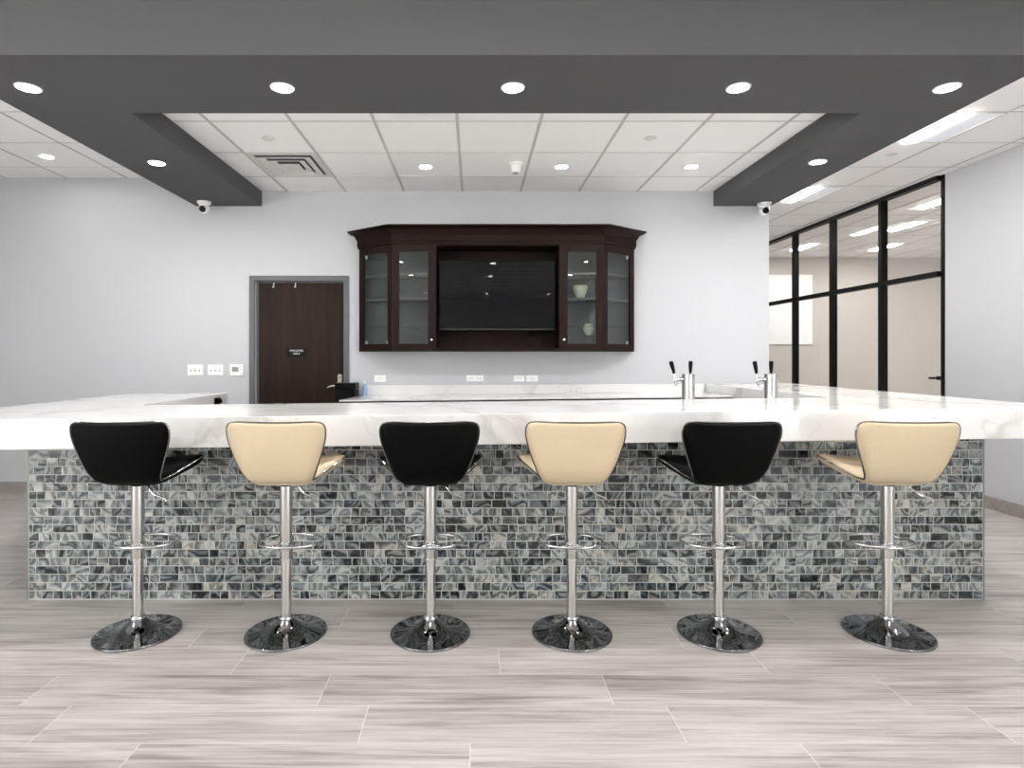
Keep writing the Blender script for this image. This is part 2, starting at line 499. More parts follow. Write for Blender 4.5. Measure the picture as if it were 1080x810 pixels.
for x, lab in zip((-2.63, -1.131, 0.229, 1.56, 2.79),
                  ('leftmost of the five', 'second from the left of the five', 'middle one of the five', 'fourth from the left of the five', 'rightmost of the five')):
    put_down(x, 3.468, SOFF, 'round lit downlight in the charcoal front soffit, ' + lab, 'downlights in the front soffit')
put_down(-2.60, 4.815, SOFF, 'round lit downlight in the left side arm of the charcoal soffit', 'downlights in the soffit arms')
put_down(2.80, 4.79, SOFF, 'round lit downlight in the right side arm of the charcoal soffit', 'downlights in the soffit arms')
for x, lab in zip((-0.445, 0.803, 2.0), ('leftmost of three, nearest the air vent', 'middle of three, right of the motion sensor', 'rightmost of three, near the right soffit arm')):
    put_down(x, 5.40, CEIL_IN, 'lit downlight in the bar ceiling, ' + lab, 'downlights over the bar interior')
put_down(-4.02, 5.53, CEIL, 'lit downlight in the white ceiling at far left, outside the soffit', 'downlights outside the soffit')
for x in (-3.3, -1.45, 0.38, 2.22):
    for y in (0.03, -1.85, -5.7):
        put_down(x, y, CEIL, 'lit downlight in the white ceiling over the front of the room', 'downlights over the front of the room')

def make_troffer(lens, side, w=0.60, d=0.62):
    root = empty('ceiling_troffer')
    bm = bmesh.new()
    t = 0.018
    box(bm, -w/2, w/2, -d/2, -d/2 + t, -0.006, 0); box(bm, -w/2, w/2, d/2 - t, d/2, -0.006, 0)
    box(bm, -w/2, -w/2 + t, -d/2 + t, d/2 - t, -0.006, 0); box(bm, w/2 - t, w/2, -d/2 + t, d/2 - t, -0.006, 0)
    finish('housing', bm, M['white_plastic'], root)
    bm = bmesh.new()
    n = 8
    # bowed centre lens along y
    for i in range(n):
        a0 = -0.085 + 0.17 * i / n; a1 = -0.085 + 0.17 * (i + 1) / n
        z0 = -0.004 - 0.016 * (1 - (a0/0.085)**2); z1 = -0.004 - 0.016 * (1 - (a1/0.085)**2)
        v = [bm.verts.new(p) for p in ((a0, -d/2 + t, z0), (a1, -d/2 + t, z1), (a1, d/2 - t, z1), (a0, d/2 - t, z0))]
        bm.faces.new(v)
    finish('lens', bm, lens, root, True)
    for s in (-1, 1):
        bm = bmesh.new()
        a, b = sorted((s * 0.085, s * (w/2 - t)))
        box(bm, a, b, -d/2 + t, d/2 - t, -0.004, -0.001)
        finish('reflector_panel', bm, side, root)
    return root
tf = {}
def put_troffer(x, y, label, group):
    kind = 'room' if 'glazed' in group else 'main'
    if kind in tf: o = copy_tree(tf[kind])
    else:
        o = tf[kind] = make_troffer(M['troffer_lens_room'] if kind == 'room' else M['troffer_lens'], M['troffer_side_room'] if kind == 'room' else M['troffer_side'])
    o.location = (x, y, CEIL)
    return tag(o, label, 'ceiling light', group)
put_troffer(3.803, 4.846, 'square lit ceiling troffer right of the soffit, nearest one in view', 'troffers right of the soffit')
put_troffer(3.803, 6.814, 'square lit ceiling troffer right of the soffit, farther one near the storefront', 'troffers right of the soffit')
put_troffer(3.803, 8.78, 'square lit ceiling troffer deep in the corridor behind the back wall corner', 'troffers right of the soffit')
put_troffer(3.803, 2.88, 'square lit ceiling troffer above the right end of the bar, out of frame', 'troffers right of the soffit')
put_troffer(5.65, 7.14, 'lit troffer seen through the top right storefront pane', 'troffers in the glazed room')
put_troffer(6.22, 8.47, 'lit troffer in the glazed room seen behind the nearest mullion', 'troffers in the glazed room')
put_troffer(7.05, 10.1, 'lit troffer far in the glazed room, right one of the back pair', 'troffers in the glazed room')
put_troffer(5.66, 10.1, 'lit troffer far in the glazed room, left one of the back pair', 'troffers in the glazed room')
for x, y in ((7.35, 6.4), (8.6, 6.4), (7.7, 7.6), (8.7, 8.0), (8.9, 9.2)):  # extra troffers out of sight, added to brighten the glazed room
    put_troffer(x, y, 'ceiling troffer added unseen to light the glazed room, hidden behind the right wall', 'troffers in the glazed room')
for x, y in ((-5.2, 1.4), (-2.9, 1.7), (-0.25, 1.7), (2.2, 1.7), (-5.2, -0.5), (-5.2, -3.2), (4.2, -1.0), (4.2, -3.0), (4.2, -5.0)):  # off-frame fixtures added as fill light for the bar front and stools
        put_troffer(x, y, 'square ceiling troffer added as fill light over the front of the room', 'added fill troffers over the front of the room')

# air diffuser
root = empty('air_vent', (-1.66, 5.353, CEIL_IN))
tag(root, 'square white louvred air vent in the ceiling above the bar', 'vent')
bm = bmesh.new()
def frame_ring(bm, w0, d0, w1, d1, z0, z1):
    a = [bm.verts.new((sx*w0/2, sy*d0/2, z0)) for sx, sy in ((-1,-1),(1,-1),(1,1),(-1,1))]
    b = [bm.verts.new((sx*w1/2, sy*d1/2, z1)) for sx, sy in ((-1,-1),(1,-1),(1,1),(-1,1))]
    for i in range(4):
        j = (i+1) % 4
        bm.faces.new((a[i], a[j], b[j], b[i]))
frame_ring(bm, 0.60, 0.655, 0.52, 0.57, -0.005, -0.006)
frame_ring(bm, 0.52, 0.57, 0.47, 0.52, -0.006, 0.0)
frame_ring(bm, 0.60, 0.655, 0.60, 0.655, -0.005, 0.0)
finish('frame', bm, M['louver'], root)
bm = bmesh.new(); box(bm, -0.25, 0.25, -0.27, 0.27, -0.0035, -0.001)
finish('duct_opening', bm, M['duct'], root)
for k, s in enumerate((0.47, 0.33, 0.19)):
    bm = bmesh.new()
    frame_ring(bm, s, s * 1.09, s - 0.125, (s - 0.125) * 1.09, -0.016 - 0.004*k, -0.004)
    frame_ring(bm, s, s * 1.09, s - 0.008, (s - 0.008) * 1.09, -0.016 - 0.004*k, -0.020 - 0.004*k)
    if k == 2:
        box(bm, -0.045, 0.045, -0.05, 0.05, -0.02, -0.012)
    finish('louver', bm, M['louver'], root)

def cover_disc(x, y, z, label):
    bm = bmesh.new()
    lathe(bm, [(0.0, -0.010), (0.036, -0.010), (0.040, -0.008), (0.041, -0.002), (0.050, -0.002), (0.051, 0.0)], 32, cap=False)
    o = finish('sprinkler_cover', bm, M['ceiling_cover'], None, True, (x, y, z))
    tag(o, label, 'sprinkler', 'concealed sprinkler covers')
M['ceiling_cover'] = mat_plain('white_cover_metal', (222, 220, 217), 0.5, var=0.01)
cover_disc(-1.645, 4.70, CEIL_IN, 'flush round white sprinkler cover in the ceiling just before the air vent')
cover_disc(1.407, 4.69, CEIL_IN, 'flush round white sprinkler cover in the ceiling tiles right of centre over the bar')
cover_disc(3.885, 5.47, CEIL, 'flush round white sprinkler cover between the two troffers at right')
root = empty('motion_sensor', (0.376, 5.30, CEIL_IN))
tag(root, 'small white motion sensor hanging from the ceiling centre over the bar', 'sensor')
bm = bmesh.new(); lathe(bm, [(0.062, 0.0), (0.062, -0.012), (0.048, -0.02), (0.043, -0.05), (0.037, -0.085), (0.0, -0.085)], 32, cap=True)
finish('housing', bm, M['white_plastic'], root, True)
bm = bmesh.new(); lathe(bm, [(0.026, -0.085), (0.022, -0.096), (0.0, -0.098)], 24, cap=True)
finish('sensor_eye', bm, M['grey_plastic'], root, True)

def camera_dome(x, y, label):
    root = empty('security_camera', (x, y, SOFF)); tag(root, label, 'security camera', 'ceiling security cameras')
    bm = bmesh.new(); lathe(bm, [(0.068, 0), (0.068, -0.010), (0.060, -0.026), (0.046, -0.032), (0.044, -0.05), (0.0, -0.05)], 32)
    finish('mount_base', bm, M['white_plastic'], root, True)
    bm = bmesh.new(); bmesh.ops.create_uvsphere(bm, u_segments=28, v_segments=18, radius=0.050, matrix=Matrix.Translation((0, 0, -0.072)))
    ball = finish('camera_ball', bm, M['white_plastic'], root, True)
    bm = bmesh.new(); lathe(bm, [(0.033, 0.030), (0.033, 0.044), (0.028, 0.050), (0.0, 0.052)], 28, (0, 0, 0), '-y')
    for v in bm.verts:
        v.co = Matrix.Rotation(0.18, 3, 'X') @ v.co + Vector((0, 0, -0.075))
    finish('lens', bm, M['black_plastic'], ball, True)
camera_dome(-2.765, 6.02, 'white dome security camera under the end of the left soffit arm')
camera_dome(3.0, 6.08, 'white dome security camera under the end of the right soffit arm')

# ------------------------------------------------------------------ door_1 (back wall)
d1 = empty('door_1', (0, 0, 0)); structure(d1)
FX0, FX1, FZ = -2.364, -1.319, 2.285
bm = bmesh.new()
box(bm, FX0, FX0 + 0.052, WALL_Y - 0.02, WALL_Y + 0.13, 0, FZ)
box(bm, FX1 - 0.052, FX1, WALL_Y - 0.02, WALL_Y + 0.13, 0, FZ)
box(bm, FX0 + 0.052, FX1 - 0.052, WALL_Y - 0.02, WALL_Y + 0.13, FZ - 0.052, FZ)
box(bm, FX0 + 0.052, FX0 + 0.075, WALL_Y + 0.045, WALL_Y + 0.13, 0, FZ - 0.052)
box(bm, FX1 - 0.06, FX1 - 0.052, WALL_Y + 0.045, WALL_Y + 0.13, 0, FZ - 0.052)
box(bm, FX0 + 0.052, FX1 - 0.052, WALL_Y + 0.045, WALL_Y + 0.13, FZ - 0.066, FZ - 0.052)
finish('door_frame', bm, M['door_frame'], d1)
LX0, LX1 = FX0 + 0.078, FX1 - 0.062
leaf = finish('door_leaf', bbox(LX0, LX1, WALL_Y + 0.05, WALL_Y + 0.094, 0.008, FZ - 0.068, 0.002), M['door_wood'], d1)
LY = WALL_Y + 0.05
hx = -1.425
bm = bmesh.new()
box(bm, hx - 0.022, hx + 0.022, LY - 0.012, LY, 1.10, 1.225)
lathe(bm, [(0.022, 0.0), (0.022, 0.012), (0.0, 0.012)], 24, (hx, LY, 1.225), '-y')
finish('lock_plate', bm, M['handle_metal'], leaf)
bm = bmesh.new()
tube(bm, [(hx, LY, 1.12), (hx, LY - 0.05, 1.12), (hx - 0.02, LY - 0.06, 1.122), (hx - 0.06, LY - 0.06, 1.126), (hx - 0.10, LY - 0.055, 1.118), (hx - 0.125, LY - 0.052, 1.105)], [0.01, 0.01, 0.011, 0.009, 0.008, 0.006], 10)
finish('lever_handle', bm, M['handle_metal'], leaf, True)
for x in (-2.124, -1.894):
    bm = bmesh.new()
    tube(bm, [(x, LY - 0.001, 2.212), (x, LY - 0.012, 2.212), (x, LY - 0.014, 2.19), (x, LY - 0.022, 2.168), (x, LY - 0.035, 2.166), (x, LY - 0.040, 2.178)], 0.006, 8)
    finish('coat_hook', bm, M['white_plastic'], leaf, True)
# sign on the door
sg = empty('door_sign', (-1.885, LY - 0.001, 1.478)); tag(sg, 'small black door sign with white lettering reading EMPLOYEES ONLY', 'sign')
finish('plate', bbox(-0.112, 0.112, -0.006, 0.0, -0.05, 0.05, 0.002), M['black_plastic'], sg)
def text_part(s, size, z, parent, y=-0.0075):
    cu = bpy.data.curves.new('lettering', 'FONT'); cu.body = s; cu.size = size; cu.extrude = 0.0008
    cu.align_x = 'CENTER'; cu.align_y = 'CENTER'
    tmp = bpy.data.objects.new('lettering_curve', cu); col.objects.link(tmp)
    dg = bpy.context.evaluated_depsgraph_get()
    me = bpy.data.meshes.new_from_object(tmp.evaluated_get(dg))
    bpy.data.objects.remove(tmp); bpy.data.curves.remove(cu)
    me.materials.clear(); me.materials.append(M['sign_text'])
    o = bpy.data.objects.new('lettering', me); col.objects.link(o)
    o.parent = parent; o.location = (0, y, z); o.rotation_euler = (PI/2, 0, 0)
    return o
text_part('EMPLOYEES', 0.028, 0.018, sg)
text_part('ONLY', 0.028, -0.013, sg)

# ------------------------------------------------------------------ wall plates
def switch_plate(x, label):
    r = empty('light_switch', (x, WALL_Y, 1.293)); tag(r, label, 'light switch', 'switch plates left of the door')
    finish('plate', bbox(-0.082, 0.082, -0.007, 0, -0.057, 0.057, 0.003), M['white_plastic'], r)
    for k in (-1, 0, 1):
        bm = bbox(k*0.046 - 0.005, k*0.046 + 0.005, -0.016, -0.005, -0.016, 0.004, 0.0015)
        finish('toggle', bm, M['grey_plastic'], r)
switch_plate(-2.937, 'white triple toggle switch plate, farther of the two from the door')
switch_plate(-2.724, 'white triple toggle switch plate beside the thermostat')
r = empty('thermostat', (-2.497, WALL_Y - 0.0003, 1.292)); tag(r, 'square white wall thermostat with grey screen left of the door', 'thermostat')
finish('case', bbox(-0.071, 0.071, -0.024, 0, -0.06, 0.06, 0.006), M['white_plastic'], r)
finish('screen', bbox(-0.044, 0.022, -0.026, -0.022, -0.018, 0.034, 0.001), M['lcd'], r)
for x, z in ((0.046, 0.04), (0.046, 0.012), (0.046, -0.038), (-0.018, -0.038)):
    finish('button', bbox(x - 0.006, x + 0.006, -0.027, -0.022, z - 0.005, z + 0.005, 0.001), M['grey_plastic'], r)
def outlet(x0, x1, z0, z1, n, label):
    cx, cz = (x0+x1)/2, (z0+z1)/2; w = (x1-x0); h = (z1-z0)
    r = empty('wall_outlet', (cx, WALL_Y, cz)); tag(r, label, 'outlet', 'outlets above the back counter')
    finish('plate', bbox(-w/2, w/2, -0.007, 0, -h/2, h/2, 0.003), M['white_plastic'], r)
    for k in range(n):
        ox = (k - (n-1)/2) * w / n
        bm = bbox(ox - w/n*0.36, ox + w/n*0.36, -0.0095, -0.005, -h*0.27, h*0.27, 0.002)
        s = finish('socket', bm, M['white_plastic'], r)
        bm = bmesh.new()
        for q in (-1, 1):
            box(bm, ox + q*0.014 - 0.006, ox + q*0.014 + 0.006, -0.0102, -0.009, -0.008, -0.004)
            box(bm, ox + q*0.014 - 0.006, ox + q*0.014 + 0.006, -0.0102, -0.009, 0.004, 0.008)
        finish('socket_slots', bm, M['grey_plastic'], s)
outlet(-1.052, -0.932, 1.168, 1.238, 1, 'white wall outlet nearest the blue bottle')
outlet(-0.08, 0.10, 1.172, 1.238, 2, 'wide white double outlet under the cabinet, left of centre')
outlet(0.415, 0.53, 1.170, 1.238, 1, 'white wall outlet under the television, left one of the right pair')
outlet(0.548, 0.672, 1.170, 1.238, 1, 'white wall outlet under the cabinet, right one of the right pair')

# ------------------------------------------------------------------ wall cabinet
CX = 0.235
cab = empty('wall_cabinet', (CX, WALL_Y, 1.485)); tag(cab, 'dark espresso wall cabinet with glass doors framing the television', 'cabinet')
YB = -0.001; CZ = 0.0; CH = 1.072
HO, HF, BAY = 1.43, 1.045, 0.622
YO, YF = -0.085, -0.377            # y (relative to the wall) of the outer corner and of the front face
outline = [(-HO, YB), (-HO, YO), (-HF, YF), (HF, YF), (HO, YO), (HO, YB)]
def inset(pts, d):
    # shift front polyline inward by d (towards the wall)
    q = offset_line(pts, -d); return q
def offset_line(pts, d):
    out = []
    n = len(pts)
    for i in range(n):
        p = Vector(pts[i])
        def nrm(a, b):
            t = (Vector(b) - Vector(a)).normalized(); return Vector((t.y, -t.x))
        if i == 0: nn = nrm(pts[0], pts[1]); q = p + nn * d
        elif i == n-1: nn = nrm(pts[-2], pts[-1]); q = p + nn * d
        else:
            n1 = nrm(pts[i-1], pts[i]); n2 = nrm(pts[i], pts[i+1])
            b = (n1 + n2).normalized(); q = p + b * (d / max(0.3, b.dot(n1)))
        out.append((q.x, q.y))
    return out
# carcass: bottom, top, back, dividers, outer sides
bm = bmesh.new()
io = offset_line(outline, -0.022)
prism(bm, io, 0.0, 0.022)
prism(bm, io, CH - 0.022, CH)
for s in (-1, 1):
    box(bm, s*HO - (0.0 if s < 0 else 0.018), s*HO + (0.018 if s < 0 else 0.0), YO, YB, 0, CH)
    box(bm, s*BAY - 0.012, s*BAY + 0.012, YF + 0.002, YB - 0.01, 0.0, CH)
carc = finish('carcass', bm, M['cab_wood'], cab)
bm = bmesh.new()
box(bm, -BAY + 0.012, BAY - 0.012, -0.022, -0.002, 0.022, CH - 0.022)
finish('bay_back_panel', bm, M['cab_wood'], cab)
for s in (-1, 1):
    bm = bmesh.new()
    a, b = sorted((s*(BAY + 0.012), s*(HO - 0.018)))
    box(bm, a, b, -0.012, -0.002, 0.022, CH - 0.022)
    finish('lining', bm, M['cab_inside'], cab)
# face frame of the bay
bm = bmesh.new()
box(bm, -BAY, BAY, YF, YF + 0.02, 0.0, 0.030); box(bm, -BAY, BAY, YF, YF + 0.02, CH - 0.02, CH)
finish('bay_rail', bm, M['cab_wood_x'], cab)
# corner posts at the mitres
for s in (-1, 1):
    bm = bmesh.new()
    lathe(bm, [(0.012, 0.0), (0.012, CH)], 12, (s*(HF - 0.004), YF + 0.012, 0))
    finish('corner_post', bm, M['cab_wood'], cab)
# shelves
for s in (-1, 1):
    for k, z in enumerate((0.245, 0.52, 0.768)):
        sh = [(s*(BAY + 0.014), YB - 0.014), (s*(BAY + 0.014), YF + 0.03), (s*(HF - 0.02), YF + 0.03), (s*(HO - 0.04), YO - 0.005), (s*(HO - 0.04), YB - 0.014)]
        if s > 0: sh = list(reversed(sh))
        bm = bmesh.new(); prism(bm, sh, z, z + (0.012 if k == 0 else 0.018))
        finish('shelf', bm, M['acrylic'] if k == 0 else M['shelf_edge'], cab)
# doors
def cab_door(p0, p1, knob_side, clips):
    p0 = Vector(p0); p1 = Vector(p1)
    L = (p1 - p0).length; ang = math.atan2(p1.y - p0.y, p1.x - p0.x)
    sw, t = 0.062, 0.021
    z0, z1 = 0.006, CH - 0.006
    bm = bmesh.new()
    box(bm, 0.004, sw, 0, t, z0, z1); box(bm, L - sw, L - 0.004, 0, t, z0, z1)
    box(bm, sw, L - sw, 0, t, z0, z0 + sw); box(bm, sw, L - sw, 0, t, z1 - sw, z1)
    # inner bead
    for x0, x1, a, b in ((sw, sw + 0.008, z0 + sw, z1 - sw), (L - sw - 0.008, L - sw, z0 + sw, z1 - sw)):
        box(bm, x0, x1, 0.005, t - 0.003, a, b)
    for a, b in ((z0 + sw, z0 + sw + 0.008), (z1 - sw - 0.008, z1 - sw)):
        box(bm, sw + 0.008, L - sw - 0.008, 0.005, t - 0.003, a, b)
    d = finish('door', bm, M['cab_wood'], cab)
    d.location = (p0.x, p0.y, 0); d.rotation_euler = (0, 0, ang)
    bm = bmesh.new(); box(bm, sw + 0.001, L - sw - 0.001, 0.010, 0.014, z0 + sw, z1 - sw)
    finish('glass_pane', bm, M['glass'], d)
    if knob_side:
        kx = sw * 0.5 if knob_side < 0 else L - sw * 0.5
        bm = bmesh.new(); lathe(bm, [(0.005, 0.0), (0.004, 0.012), (0.011, 0.018), (0.011, 0.026), (0.0, 0.029)], 20, (kx, 0, 0.115), '-y')
        finish('knob', bm, M['chrome'], d, True)
    for cx, cz in clips:
        x = sw + 0.022 if cx < 0 else L - sw - 0.022
        z = z0 + sw + 0.024 if cz < 0 else z1 - sw - 0.03
        bm = bbox(x - 0.014, x + 0.014, t - 0.006, t + 0.012, z - 0.016, z + 0.016, 0.005)
        lathe(bm, [(0.009, 0), (0.009, 0.02)], 14, (x + 0.012*cx, t, z - 0.006), 'y')
        finish('hinge_clip', bm, M['white_plastic'], d)
    return d
cab_door((-HO, YO), (-HF, YF), 0, ((-1, 1), (-1, -1), (1, -1)))
cab_door((-HF, YF), (-BAY - 0.0, YF), 1, ())
cab_door((BAY, YF), (HF, YF), -1, ())
cab_door((HF, YF), (HO, YO), 0, ((1, 1), (1, -1)))
# crown moulding
bm = bmesh.new()
prof = [(0.004, CH - 0.004), (0.014, CH - 0.004), (0.014, CH + 0.012), (0.020, CH + 0.018), (0.020, CH + 0.080), (0.030, CH + 0.086), (0.034, CH + 0.098),
        (0.046, CH + 0.118), (0.066, CH + 0.136), (0.092, CH + 0.148), (0.112, CH + 0.152), (0.114, CH + 0.164), (0.0, CH + 0.164)]
rings = [[bm.verts.new((x, min(y, YB), z)) for x, y in offset_line(outline, o)] for o, z in prof]
for a, b in zip(rings[:-1], rings[1:]):
    for i in range(len(a) - 1):
        bm.faces.new((a[i], a[i+1], b[i+1], b[i]))
bm.faces.new(rings[-1])
bm.faces.new(list(reversed(rings[0])))
finish('crown_molding', bm, M['cab_wood_x'], cab)

# TV in the bay
tv = empty('television', (CX + 0.0, WALL_Y, 2.054)); tag(tv, 'black flat television hung in the dark cabinet bay', 'television')
finish('housing', bbox(-0.590, 0.590, -0.262, -0.215, -0.352, 0.352, 0.004), M['black_plastic'], tv)
finish('screen', bbox(-0.582, 0.582, -0.2645, -0.255, -0.336, 0.344, 0.001), M['tv_screen'], tv)
finish('bottom_bezel', bbox(-0.582, 0.582, -0.2648, -0.256, -0.349, -0.340, 0.001), M['tv_bezel'], tv)
finish('wall_mount', bbox(-0.2, 0.2, -0.216, -0.0225, -0.15, 0.15, 0.004), M['black_metal'], tv)
bm = bmesh.new()
cyx, cyz = 0.572, 1.672
pts = []
for i in range(64):
    a = 2 * PI * i / 21.0
    rr = 0.052 + 0.004 * math.sin(i * 0.9)
    pts.append((cyx + 0.03 + rr * math.cos(a) * 1.0, 6.10 - 0.0006 * i, cyz + 0.012 + rr * 0.72 * math.sin(a)))
pts += [(cyx - 0.03, 6.07, cyz - 0.02), (cyx - 0.07, 6.07, cyz - 0.07), (cyx - 0.11, 6.08, cyz - 0.13), (cyx - 0.13, 6.1, 1.513)]
tube(bm, pts, 0.0055, 8)
tag(finish('power_cord', bm, M['black_plastic'], None, True), 'coiled black power cord hanging under the television', 'cord')

# ceramics in the right cabinet
bm = bmesh.new()
lathe(bm, [(0.0, 0.0), (0.036, 0.0), (0.040, 0.006), (0.062, 0.06), (0.074, 0.11), (0.076, 0.13), (0.072, 0.13), (0.068, 0.11), (0.04, 0.02), (0.0, 0.015)], 40, cap=False)
tag(finish('ceramic_bowl', bm, M['ceramic'], None, True, (CX + 0.845, 5.98, 1.485 + 0.538)), 'tapered cream ceramic cup on the upper shelf behind the right glass door', 'bowl')
bm = bmesh.new()
lathe(bm, [(0.0, 0.0), (0.020, 0.0), (0.040, 0.025), (0.056, 0.06), (0.058, 0.075), (0.046, 0.10), (0.036, 0.113), (0.040, 0.120), (0.034, 0.120), (0.030, 0.105), (0.045, 0.075), (0.0, 0.03)], 40, cap=False)
tag(finish('ceramic_jar', bm, M['ceramic'], None, True, (CX + 0.93, 5.98, 1.65)), 'round cream ceramic jar low behind the right glass door', 'jar')
bm = bbox(-0.05, 0.05, -0.05, 0.05, 0.0, 0.1425, 0.003)
tag(finish('display_block', bm, M['acrylic'], None, False, (CX + 0.93, 5.98, 1.5075)), 'clear block standing under the round cream jar', 'stand')

# ------------------------------------------------------------------ back counter
bc = empty('back_counter', (0, 0, 0)); tag(bc, 'long back counter with white worktop and splash along the grey wall', 'counter')
bm = bmesh.new(); prism(bm, [(-1.262, 5.5), (2.415, 5.5), (2.415, WALL_Y - 0.002), (-1.17, WALL_Y - 0.002)], lambda x, y: 1.027 + 0.011 * x, lambda x, y: 1.040 + 0.011 * x)
finish('worktop', bm, M['marble'], bc)
bm = bmesh.new(); prism(bm, [(-1.165, WALL_Y - 0.022), (2.415, WALL_Y - 0.022), (2.415, WALL_Y - 0.002), (-1.165, WALL_Y - 0.002)], lambda x, y: 1.0402 + 0.011 * x, lambda x, y: 1.138 + 0.004 * x)
finish('backsplash', bm, M['marble'], bc)
finish('cabinet_body', bbox(-1.15, 2.40, 5.55, WALL_Y - 0.004, 0.1, 1.012), M['black_metal'], bc)
finish('toe_kick', bbox(-1.12, 2.38, 5.61, WALL_Y - 0.01, 0.0, 0.1), M['black_metal'], bc)
for k in range(6):
    x0 = -1.15 + k * 3.55 / 6
    dd = finish('door', bbox(x0 + 0.004, x0 + 3.55/6 - 0.004, 5.53, 5.55, 0.11, 0.985, 0.003), M['cab_wood'], bc)
    bm = bmesh.new(); hx2 = x0 + (0.53 if k % 2 == 0 else 0.06)
    tube(bm, [(hx2, 5.532, 0.80), (hx2, 5.505, 0.80), (hx2, 5.505, 0.92), (hx2, 5.532, 0.92)], 0.005, 8)
    finish('handle', bm, M['handle_metal'], dd, True)

# black bin and blue bottle at its left end
tb = empty('waste_bin', (-1.31, 6.06, 0.0)); tag(tb, 'tall black bin between the door and the back counter', 'bin')
bm = bmesh.new()
prism(bm, [(-0.105, -0.09), (0.095, -0.09), (0.105, 0.09), (-0.105, 0.09)], 0.0, 1.10)
bmesh.ops.bevel(bm, geom=list(bm.edges), offset=0.008, segments=2, affect='EDGES')
finish('body', bm, M['black_plastic'], tb)
finish('lid', bbox(-0.107, 0.107, -0.093, 0.093, 1.10, 1.165, 0.006), M['black_plastic'], tb)
bt = empty('spray_bottle', (-1.125, 6.05, 1.0282)); tag(bt, 'small blue plastic bottle at the left end of the back counter', 'bottle')
bm = bmesh.new(); lathe(bm, [(0.0, 0.0), (0.021, 0.0), (0.023, 0.004), (0.023, 0.095), (0.018, 0.112), (0.010, 0.120), (0.010, 0.126), (0.0, 0.126)], 28, cap=False)
finish('body', bm, M['blue_plastic'], bt, True)
bm = bmesh.new(); lathe(bm, [(0.011, 0.126), (0.011, 0.143), (0.006, 0.146), (0.005, 0.158), (0.0, 0.158)], 20, cap=True)
box(bm, -0.018, 0.004, -0.004, 0.004, 0.150, 0.158)
finish('cap', bm, M['clear_cap'], bt, True)

# ------------------------------------------------------------------ bar counter
K = 0.011
ztop = lambda x, y: 1.123 + K * x
zbot = lambda x, y: 1.123 - 0.165 + K * x
bar = empty('bar_counter', (0, 0, 0)); tag(bar, 'large U-shaped bar with thick white veined top and grey mosaic front', 'bar counter')
bm = bmesh.new()
U = [(-3.22, 3.16), (3.25, 3.16), (3.25, 6.19), (2.44, 6.19), (2.44, 4.05), (-2.29, 4.05), (-2.29, 5.46), (-3.22, 5.46)]
prism(bm, U, zbot, ztop)
bmesh.ops.bevel(bm, geom=list(bm.edges), offset=0.003, segments=1, affect='EDGES')
finish('countertop', bm, M['marble'], bar)
BX0, BX1, BY = -2.627, 3.0, 3.463
zb = lambda x, y: 1.123 - 0.167 + K * x
bm = bmesh.new()
prism(bm, [(BX0, BY), (BX1, BY), (BX1, 6.18), (BX1 - 0.15, 6.18), (BX1 - 0.15, BY + 0.15), (BX0 + 0.15, BY + 0.15), (BX0 + 0.15, 5.42), (BX0, 5.42)], 0.0, zb)
finish('base', bm, M['grout'], bar)
# work shelf inside, behind the slab (taps stand on it)
finish('work_shelf', bbox(BX0 + 0.16, 2.42, BY + 0.16, 4.62, 0.82, 0.86, 0.003), M['steel'], bar)
bm = bmesh.new()
for x in (BX0 + 0.3, -0.8, 0.9, 2.3):
    box(bm, x - 0.02, x + 0.02, 4.52, 4.56, 0.0, 0.82)
finish('shelf_legs', bm, M['steel'], bar)

def mosaic(plane, a0, a1, fixed, sgn, z_top):
    bm = bmesh.new()
    lay = bm.loops.layers.float_color.new('rnd')
    h, g = 0.0488, 0.0042
    rng = random.Random(11 if plane == 'y' else 5 + int(sgn))
    nrow = 20
    for r in range(nrow):
        z0 = 0.004 + r * h + g/2
        x = a0 + 0.004 - rng.random() * 0.03
        while x < a1 - 0.004:
            w = rng.choice((0.050, 0.056, 0.060, 0.067, 0.067, 0.112, 0.130, 0.050, 0.090))
            x0, x1 = max(x, a0 + 0.004) + g/2, min(x + w, a1 - 0.004) - g/2
            x += w
            if x1 - x0 < 0.008: continue
            def P(u, z, dep):
                if plane == 'y': return (u, fixed - dep, z)
                return (fixed + sgn * dep, u, z)
            zt = min(z0 + h - g, z_top(x0) - 0.001)
            if zt - z0 < 0.006: continue
            b = 0.0012
            q0 = [(x0, z0), (x1, z0), (x1, zt), (x0, zt)]
            q1 = [(x0 + b, z0 + b), (x1 - b, z0 + b), (x1 - b, zt - b), (x0 + b, zt - b)]
            v0 = [bm.verts.new(P(u, z, 0.0)) for u, z in q0]
            v1 = [bm.verts.new(P(u, z, 0.0022)) for u, z in q1]
            rc = (rng.random(), rng.random(), rng.random(), 1.0)
            fs = [bm.faces.new(v1)] + [bm.faces.new((v0[i], v0[(i+1) % 4], v1[(i+1) % 4], v1[i])) for i in range(4)]
            for f in fs:
                for lp in f.loops: lp[lay] = rc
    bmesh.ops.recalc_face_normals(bm, faces=bm.faces)
    me = bpy.data.meshes.new('mosaic_cladding'); bm.to_mesh(me); bm.free()
    me.materials.append(M['mosaic'])
    o = bpy.data.objects.new('mosaic_cladding', me); col.objects.link(o); o.parent = bar
    return o
mosaic('y', BX0, BX1, BY, 1, lambda x: zb(x, 0))
mosaic('x', BY, 5.41, BX0, -1, lambda y: zb(BX0, 0))
mosaic('x', BY, 6.17, BX1, 1, lambda y: zb(BX1, 0))
for x in (BX0, BX1):
    s = -1 if x < 0 else 1
    a, b = sorted((x - s*0.002, x + s*0.004))
    finish('edge_trim', bbox(a, b, BY - 0.003, BY + 0.005, 0.0, zb(x, 0) - 0.002), M['edge_metal'], bar)
